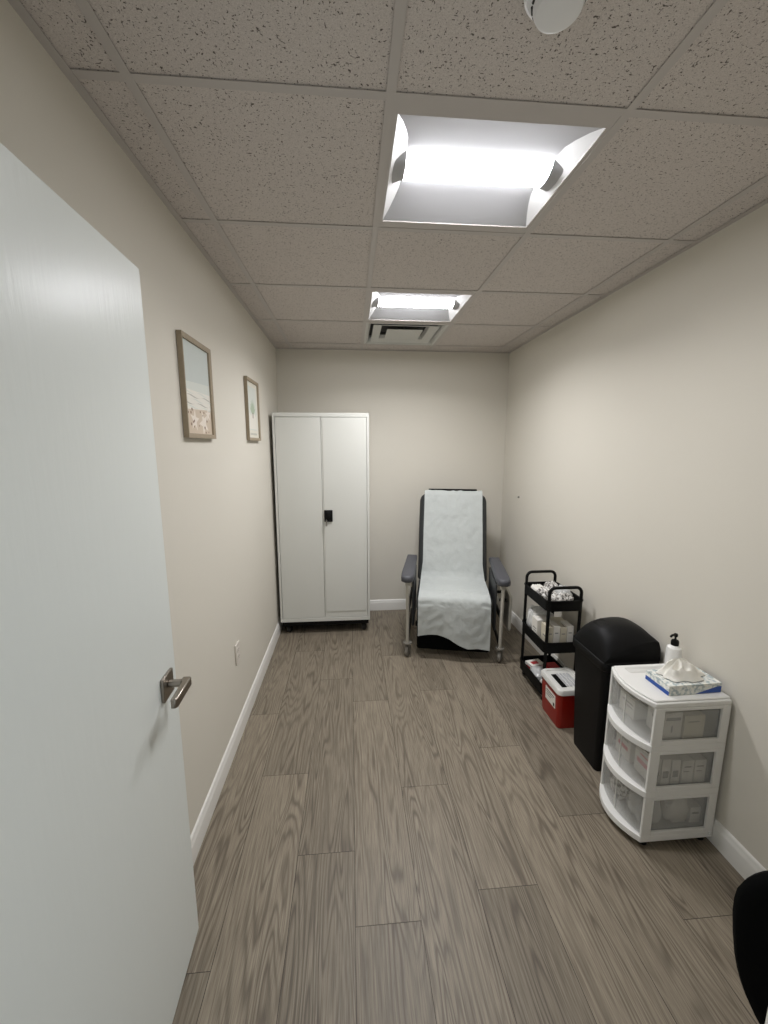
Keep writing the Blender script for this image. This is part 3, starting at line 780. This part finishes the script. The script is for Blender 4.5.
# ------------------------------------------------------------------ sharps container
SL = (1.245, 2.094, 0)
t = thing('sharps_container', 'red sharps container with a white lid on the floor before the cart', 'sharps container', SL)
bm = NB()
loft(bm, [at(rrect(.082, .100, .022), .001), at(rrect(.086, .104, .024), .02), at(rrect(.094, .113, .026), .223)], True, True); obj('body', bm, M['red'], t, smooth=50)
bm = NB()
loft(bm, [at(rrect(.097, .116, .028), .215), at(rrect(.101, .120, .03), .218), at(rrect(.101, .120, .03), .240), at(rrect(.096, .115, .03), .248), at(rrect(.080, .098, .02), .249), at(rrect(.076, .094, .02), .242)], True, True)
l_ = obj('lid', bm, M['lid'], t, smooth=50)
bm = NB(); box(bm, -.06, -.030, -.075, .055, .2422, .2455); obj('slot_opening', bm, M['black'], l_, bevel=.001)
bm = NB()
for x in (-.020, 0.0, .02, .04): box(bm, x - .006, x + .006, -.07, .06, .2422, .247)
obj('hinged_flap', bm, M['capgrey'], l_, bevel=.002)
bm = NB(); box(bm, .048, .062, -.07, .06, .2422, .252); obj('flap_rib', bm, M['lid'], l_, bevel=.002)
for s, y in ((0, -.03),):
    bm = NB()
    def sf(y_, z_, o_): return (-(.0862 + (z_ - .02) * .0395) - o_, y_, z_)
    def lab(y0, y1, z0, z1, o_, mi):
        a = [sf(y0, z0, o_), sf(y1, z0, o_), sf(y1, z1, o_), sf(y0, z1, o_)]; b_ = [sf(y0, z0, -.0002), sf(y1, z0, -.0002), sf(y1, z1, -.0002), sf(y0, z1, -.0002)]
        loft(bm, [b_, a], mi=mi)
    lab(-.07, .045, .105, .185, .0006, 0)
    lab(-.06, .035, .165, .172, .0009, 1); lab(-.04, .035, .152, .157, .0009, 1); lab(-.02, .035, .138, .143, .0009, 1); lab(-.062, -.045, .112, .132, .0009, 2)
    obj('label', bm, [M['whitecard'], M['grey'], M['dark']], t)

# ------------------------------------------------------------------ waste bin
BX, BY = 1.306, 1.787
t = thing('waste_bin', 'tall black rectangular waste bin with a domed lid against the wall', 'bin', (BX, BY, 0))
bm = NB()
loft(bm, [at(rrect(.112, .105, .02), 0.001), at(rrect(.114, .107, .02), .02), at(rrect(.134, .130, .022), .560)], True, True); obj('body', bm, M['bin'], t, smooth=50)
bm = NB(); loft(bm, [at(rrect(.140, .136, .024), .556), at(rrect(.144, .140, .026), .560), at(rrect(.144, .140, .026), .596), at(rrect(.141, .137, .026), .600)], True, True)
obj('rim', bm, M['bin'], t, smooth=50)
# domed lid: hump profile along x, hipped at both y ends
XS = [-.138, -.134, -.122, -.105, -.080, -.050, -.015, .025, .065, .100, .122, .134, .138]
ZM = [.600, .655, .697, .719, .734, .742, .746, .746, .740, .728, .706, .660, .600]
ZE = [.600, .607, .620, .634, .648, .661, .675, .687, .696, .700, .694, .660, .600]
prof = list(zip(XS, ZM))
loops = []
NY = 24
for i in range(NY + 1):
    y = -.134 + .268 * i / NY
    k = 1 - abs(y / .134) ** 2.6
    loops.append([(x, y, ze + (zm - ze) * k) for x, zm, ze in zip(XS, ZM, ZE)])
bm = NB(); loft(bm, loops)
l_ = obj('lid', bm, M['bin'], t, smooth=40)
bm = NB()
def lidz(x):
    for (a, za), (c, zc) in zip(prof, prof[1:]):
        if a <= x <= c: return za + (zc - za) * (x - a) / (c - a)
lo_, hi_ = [], []
for p in rrect(.024, .036, .008, c=(-.072, .012)):
    z = lidz(p[0]) - .002; lo_.append((p[0], p[1], z - .004)); hi_.append((p[0], p[1], z + .0022))
loft(bm, [lo_, hi_]); obj('push_pad', bm, M['black'], l_, bevel=.001)

# ------------------------------------------------------------------ three-drawer unit
UX, UY = 1.2935, 1.430
t = thing('drawer_unit', 'white plastic three-drawer unit with clear bowed drawers by the right wall', 'drawer unit', (UX, UY, 0))
hx, hy = .1545, .134
def bow(y, k=.034): return -hx - k * (1 - (y / hy) ** 2)
def bowplan(k, xb, inset=0, n=14):
    f = [(bow(-hy + inset + (2 * hy - 2 * inset) * i / n, k) + inset, -hy + inset + (2 * hy - 2 * inset) * i / n) for i in range(n + 1)]
    return f + [(xb, hy - inset), (xb, -hy + inset)]
ZB = [.028, .232, .434, .618]
bm = NB()
prism(bm, bowplan(.036, hx), 'z', .620, .640); prism(bm, bowplan(.036, hx, .008), 'z', .6402, .648); 
obj('top', bm, M['white'], t, bevel=.004)
bm = NB(); loft(bm, [[(p[0] - .02, p[1] + .083, .6484) for p in rrect(.10, .022, .01)], [(p[0] - .02, p[1] + .083, .6498) for p in rrect(.098, .020, .01)]]); obj('top_recess', bm, M['lid'], t)
bm = NB()
wins = []
for zi in range(3):
    z0 = ZB[zi]; z1 = ZB[zi + 1] if zi < 2 else .620
    # shelf band under each drawer
    prism(bm, bowplan(.052, hx), 'z', z0, z0 + .026)
    for s in (-1, 1):
        ya, yb_ = (s * hy, s * (hy - .010))
        y0_, y1_ = min(ya, yb_), max(ya, yb_)
        za = z0 + .0262; zb_ = z1 - .0002
        box(bm, -hx, -hx + .040, y0_, y1_, za, zb_); box(bm, hx - .034, hx, y0_, y1_, za, zb_)
        box(bm, -hx + .0402, hx - .0342, y0_, y1_, zb_ - .014, zb_); box(bm, -hx + .0402, hx - .0342, y0_, y1_, za, za + .018)
    box(bm, hx - .006, hx, -hy + .0102, hy - .0102, z0 + .0262, z1 - .0002)
obj('frame', bm, M['white'], t, bevel=.002)
for x in (-hx + .03, hx - .03):
    for y in (-hy + .025, hy - .025):
        bm = NB(); lathe(bm, [(.014, 0.0005), (.016, .004), (.012, .0275)], (x, y, 0), 16); obj('foot', bm, M['black'], t)
bm = NB(); cyl(bm, (hx - .012, -hy - .001, .045), (hx - .012, -hy - .006, .045), .006, seg=14); obj('peg', bm, M['white'], t)
for zi in range(3):
    z0 = ZB[zi] + .028; z1 = (ZB[zi + 1] if zi < 2 else .620) - .006
    bm = NB()
    out = bowplan(.033, hx - .012, .0125); inn = bowplan(.033, hx - .015, .0150)
    loft(bm, [at(inn, z0 + .003), at(inn, z1 - .02), at(out, z1 - .02), at(out, z0)], True, True)
    d_ = obj('drawer', bm, M['clear'], t)
    bm = NB()   # stiff rib on the front and the rail along the front's upper edge
    fr = [(p[0] - .0006, p[1]) for p in bowplan(.033, 0, .0125)[:15]]
    lo2 = fr + [(p[0] + .006, p[1]) for p in reversed(fr)]
    prism(bm, lo2, 'z', z1 - .020, z1 - .013); obj('front_rail', bm, M['clear'], d_)
    bm = NB(); x_ = bow(0, .033) + .0115; box(bm, x_ - .002, x_ + .001, -.0015, .0015, z0 + .004, z1 - .021); obj('front_rib', bm, M['lid'], d_)
def uw(x, y, z): return (UX + x, UY + y, z)
def inside(zi): return ZB[zi] + .0315
# contents of the drawers
GD = ['supplies in the top drawer', 'supplies in the middle drawer', 'supplies in the bottom drawer']
z = inside(2)
bm = carton(.036, .045, .115, [('y', -1, -.030, .030, .082, .095, 1), ('y', -1, -.006, .0, .03, .06, 1), ('x', -1, -.03, .02, .06, .07, 1)])
place('supply_carton', bm, PR, uw(-.055, -.065, z), 'white carton with a grey band, at the side window of the top drawer', 'carton', GD[0])
bm = carton(.042, .045, .098, [('y', -1, -.03, .02, .07, .075, 1), ('y', -1, -.02, .03, .03, .034, 6)])
place('supply_carton', bm, [M['cream']] + PR[1:], uw(.035, -.065, z), 'cream carton at the back of the top drawer, behind the banded one', 'carton', GD[0])
bm = carton(.055, .045, .092, [('x', -1, -.035, .03, .055, .06, 1), ('x', -1, -.035, .01, .04, .044, 1)])
place('supply_carton', bm, PR, uw(-.07, .055, z), 'low white carton at the far front of the top drawer', 'carton', GD[0])
bm = NB(); pillow(bm, .05, .045, .04, 51, amp=.3); place('supply_pouch', bm, M['white'], uw(.06, .055, z + .041), 'white pouch at the far back of the top drawer', 'pouch', GD[0], smooth=70)
z = inside(1)
for k, (x, nm) in enumerate(((-.100, 'foremost'), (-.058, 'second'), (-.016, 'third'))):
    bm = carton(.018, .048, .118 - .006 * k, [('x', -1, -.040, .035, .045, .065, 4), ('x', -1, -.035, .02, .085, .092, 4), ('y', -1, -.012, .012, .03, .06, 1)])
    place('pink_label_carton', bm, PR, uw(x, -.06, z), 'white carton with pink print, %s in the near row of the middle drawer' % nm, 'carton', GD[1])
for k, (x, nm) in enumerate(((-.105, 'foremost'), (-.063, 'second'))):
    bm = carton(.018, .045, .105, [('x', -1, -.03, .03, .04, .058, 4), ('x', -1, -.03, .01, .08, .086, 1)])
    place('pink_label_carton', bm, PR, uw(x, .055, z), 'white carton with pink print, %s in the far row of the middle drawer' % nm, 'carton', GD[1])
for k, (x, wd) in enumerate(((.035, .024), (.088, .024))):
    bm = carton(wd, .048, .100, [('y', -1, -.016, .014, .07, .076, 1), ('y', -1, -.016, .008, .05, .054, 1)], 'cream')
    place('supply_carton', bm, [M['whitecard']] + PR[1:], uw(x, -.06, z), ('plain white carton in the middle drawer, second from its back', 'plain white carton at the very back of the middle drawer')[k], 'carton', GD[1])
z = inside(0)
for k, (x, y, a, b_, h, mt, lb) in enumerate(((-.085, -.055, .055, .05, .055, 'bag', 'clear crinkled bag at the near front of the bottom drawer'),
        (.03, -.058, .052, .05, .060, 'whitecard', 'white soft pack at the side window of the bottom drawer'),
        (-.085, .055, .06, .048, .05, 'mottle', 'mottled pack at the far front of the bottom drawer'),
        (.06, .055, .05, .05, .05, 'white', 'white pouch at the far back of the bottom drawer'))):
    bm = NB(); pillow(bm, a, b_, h, 61 + k, amp=.45); place('supply_pouch', bm, M[mt], uw(x, y, z + h + .001), lb, 'pouch', GD[2], smooth=70)
bm = carton(.022, .04, .07, [('y', -1, -.015, .015, .04, .05, 1)]); place('supply_carton', bm, PR, uw(.108, -.055, z), 'small white carton at the back of the bottom drawer', 'carton', GD[2])

# ------------------------------------------------------------------ on top of the drawers
TZ0 = .6486
t = thing('tissue_box', 'flat tissue box with a blue wave print on the drawer unit', 'tissue box', (1.322, 1.392, TZ0), .03)
bm = NB(); hx, hy, hz = .112, .060, .040
box(bm, -hx, hx, -hy, hy, 0, hz - .0012)
o1 = at(rrect(hx, hy, .002, 5), hz); s1 = at(rrect(.070, .026, .0255, 5), hz)
s0 = at(rrect(.070, .026, .0255, 5), hz - .0012); o0 = at(rrect(hx, hy, .002, 5), hz - .0012)
loft(bm, [o0, o1, s1, s0], False, False)
obj('carton', bm, M['tissuebox'], t)
bm = NB(); loft(bm, [at(rrect(.0695, .0255, .025), hz - .0012), at(rrect(.0695, .0255, .025), hz - .0002)]); obj('opening', bm, M['cream'], t)
# tuft of tissue
bm = NB(); rings = []; NR, NT = 12, 56
for i in range(NR + 1):
    q = i / NR; ring = []
    for k in range(NT):
        a = 2 * PI * k / NT
        ruf = 1 + .10 * q * math.sin(5 * a + 1.2) + .07 * q * math.sin(9 * a + 3)
        rx, ry = .088 * q * ruf, .050 * q * ruf
        fold = noise.noise(Vector((math.cos(a) * 1.6, math.sin(a) * 1.6, q * 1.5)))
        z = .060 * (1 - q ** 1.25) + .040 * (.45 - abs(fold) * 1.6) * math.sin(PI * min(1, q * 1.05)) ** .8 + .005 * math.sin(7 * a + 3 * q) * q * (1 - q)
        ring.append(bm.verts.new((rx * math.cos(a) - .012 * (1 - q), ry * math.sin(a) + .012 * (1 - q), max(.0015, z + .003))))
    rings.append(ring)
for a_, b2 in zip(rings, rings[1:]):
    for k in range(NT): bm.faces.new((a_[k], a_[(k + 1) % NT], b2[(k + 1) % NT], b2[k]))
bmesh.ops.remove_doubles(bm, verts=bm.verts, dist=1e-5)
o = obj('tissue', bm, M['tissue'], loc=(1.318, 1.396, TZ0 + hz), rotz=.03, smooth=50)
sd = o.modifiers.new('thickness', 'SOLIDIFY'); sd.thickness = .0008; sd.offset = 1
tag(o, 'crumpled white tissue pulled up out of the tissue box', 'tissue')

t = thing('pump_bottle', 'white lotion bottle with a black pump behind the tissue box', 'bottle', (1.392, 1.527, TZ0))
bm = NB(); lathe(bm, [(.024, .0005), (.028, .004), (.029, .02), (.029, .078), (.027, .090), (.018, .098), (.013, .101), (.013, .106)]); obj('body', bm, M['white'], t)
bm = NB(); lathe(bm, [(.0145, .101), (.015, .103), (.015, .118), (.012, .124), (.006, .126)]); obj('collar', bm, M['black'], t)
bm = NB(); cyl(bm, (0, 0, .125), (0, 0, .142), .004, seg=12)
lathe(bm, [(.007, .140), (.008, .143), (.008, .150), (.006, .153)])
tube(bm, [(.004, 0, .148), (-.02, -.005, .149), (-.030, -.008, .144)], .0045, 10); obj('pump', bm, M['black'], t)

# ------------------------------------------------------------------ black task chair at the right front
e_ = Vector((.71, -.70, 0)).normalized()
rz = math.atan2(e_.y, e_.x)
Cc = Vector((.738, .600, 0)) + e_ * .207
t = thing('task_chair', 'black office chair cut off by the lower right edge of the view', 'chair', (Cc.x, Cc.y, 0), rz)
# local: +x along the back's width, -y to the seat front
def shield(w_top, w_bot, z0, z1, n=52):
    pts = []
    zc = (z0 + z1) / 2; hh = (z1 - z0) / 2
    for i in range(n):
        a = 2 * PI * i / n
        c, s = math.cos(a), math.sin(a)
        sy = math.copysign(abs(s) ** .74, s); z = zc + hh * sy
        k = (z - z0) / (z1 - z0)
        hw_ = w_bot + (w_top - w_bot) * max(0, min(1, k * 1.35)) ** .8
        pts.append((math.copysign(abs(c) ** .66, c) * hw_, z))
    return pts
bm = NB(); sh = shield(.214, .165, .44, .862)
def ring_(k, y): return [(p[0] * k, y + .35 * (p[0] * k) ** 2, .64 + (p[1] - .64) * k) for p in sh]
loft(bm, [ring_(.88, -.030), ring_(.97, -.024), ring_(1.0, -.010), ring_(.97, .008), ring_(.86, .016)]); obj('backrest', bm, M['fabric_and_shade'], t, smooth=60)
bm = NB(); tube(bm, [(0, .012, .55), (0, .03, .46), (0, .06, .39), (0, .13, .375)], [.02, .022, .022, .02], 12); obj('back_support', bm, M['black'], t)
bm = NB(); SY = .225
pl = rrect(.155, .165, .09, 7, c=(.03, SY))
def sc(k): return [(p[0] * k, SY + (p[1] - SY) * k) for p in pl]
loft(bm, [at(sc(.86), .385), at(sc(.97), .395), at(sc(1), .41), at(sc(.98), .43), at(sc(.85), .438)]); obj('seat', bm, M['fabric_and_shade'], t, smooth=60)
bm = NB(); box(bm, -.08, .08, SY - .1, SY + .1, .362, .3845); obj('seat_plate', bm, M['blackmetal'], t, bevel=.004)
bm = NB(); cyl(bm, (0, SY, .09), (0, SY, .22), .026, seg=20); cyl(bm, (0, SY, .22), (0, SY, .362), .014, seg=16); obj('gas_column', bm, M['blackmetal'], t)
for k in range(5):
    a = 2 * PI * k / 5 + 1.63; p = Vector((math.cos(a), math.sin(a), 0)); c0_ = Vector((0, SY, 0))
    bm = NB(); tube(bm, [c0_ + p * .02 + Vector((0, 0, .10)), c0_ + p * .165 + Vector((0, 0, .07))], [.022, .014], 10); obj('leg', bm, M['black'], t)
    a1, b1 = NB(), NB(); q = c0_ + p * .158; caster(a1, b1, q.x, q.y, .066, .024, .022, .006, a); c_o = obj('caster', a1, M['black'], t); obj('wheel', b1, M['rubber'], c_o)
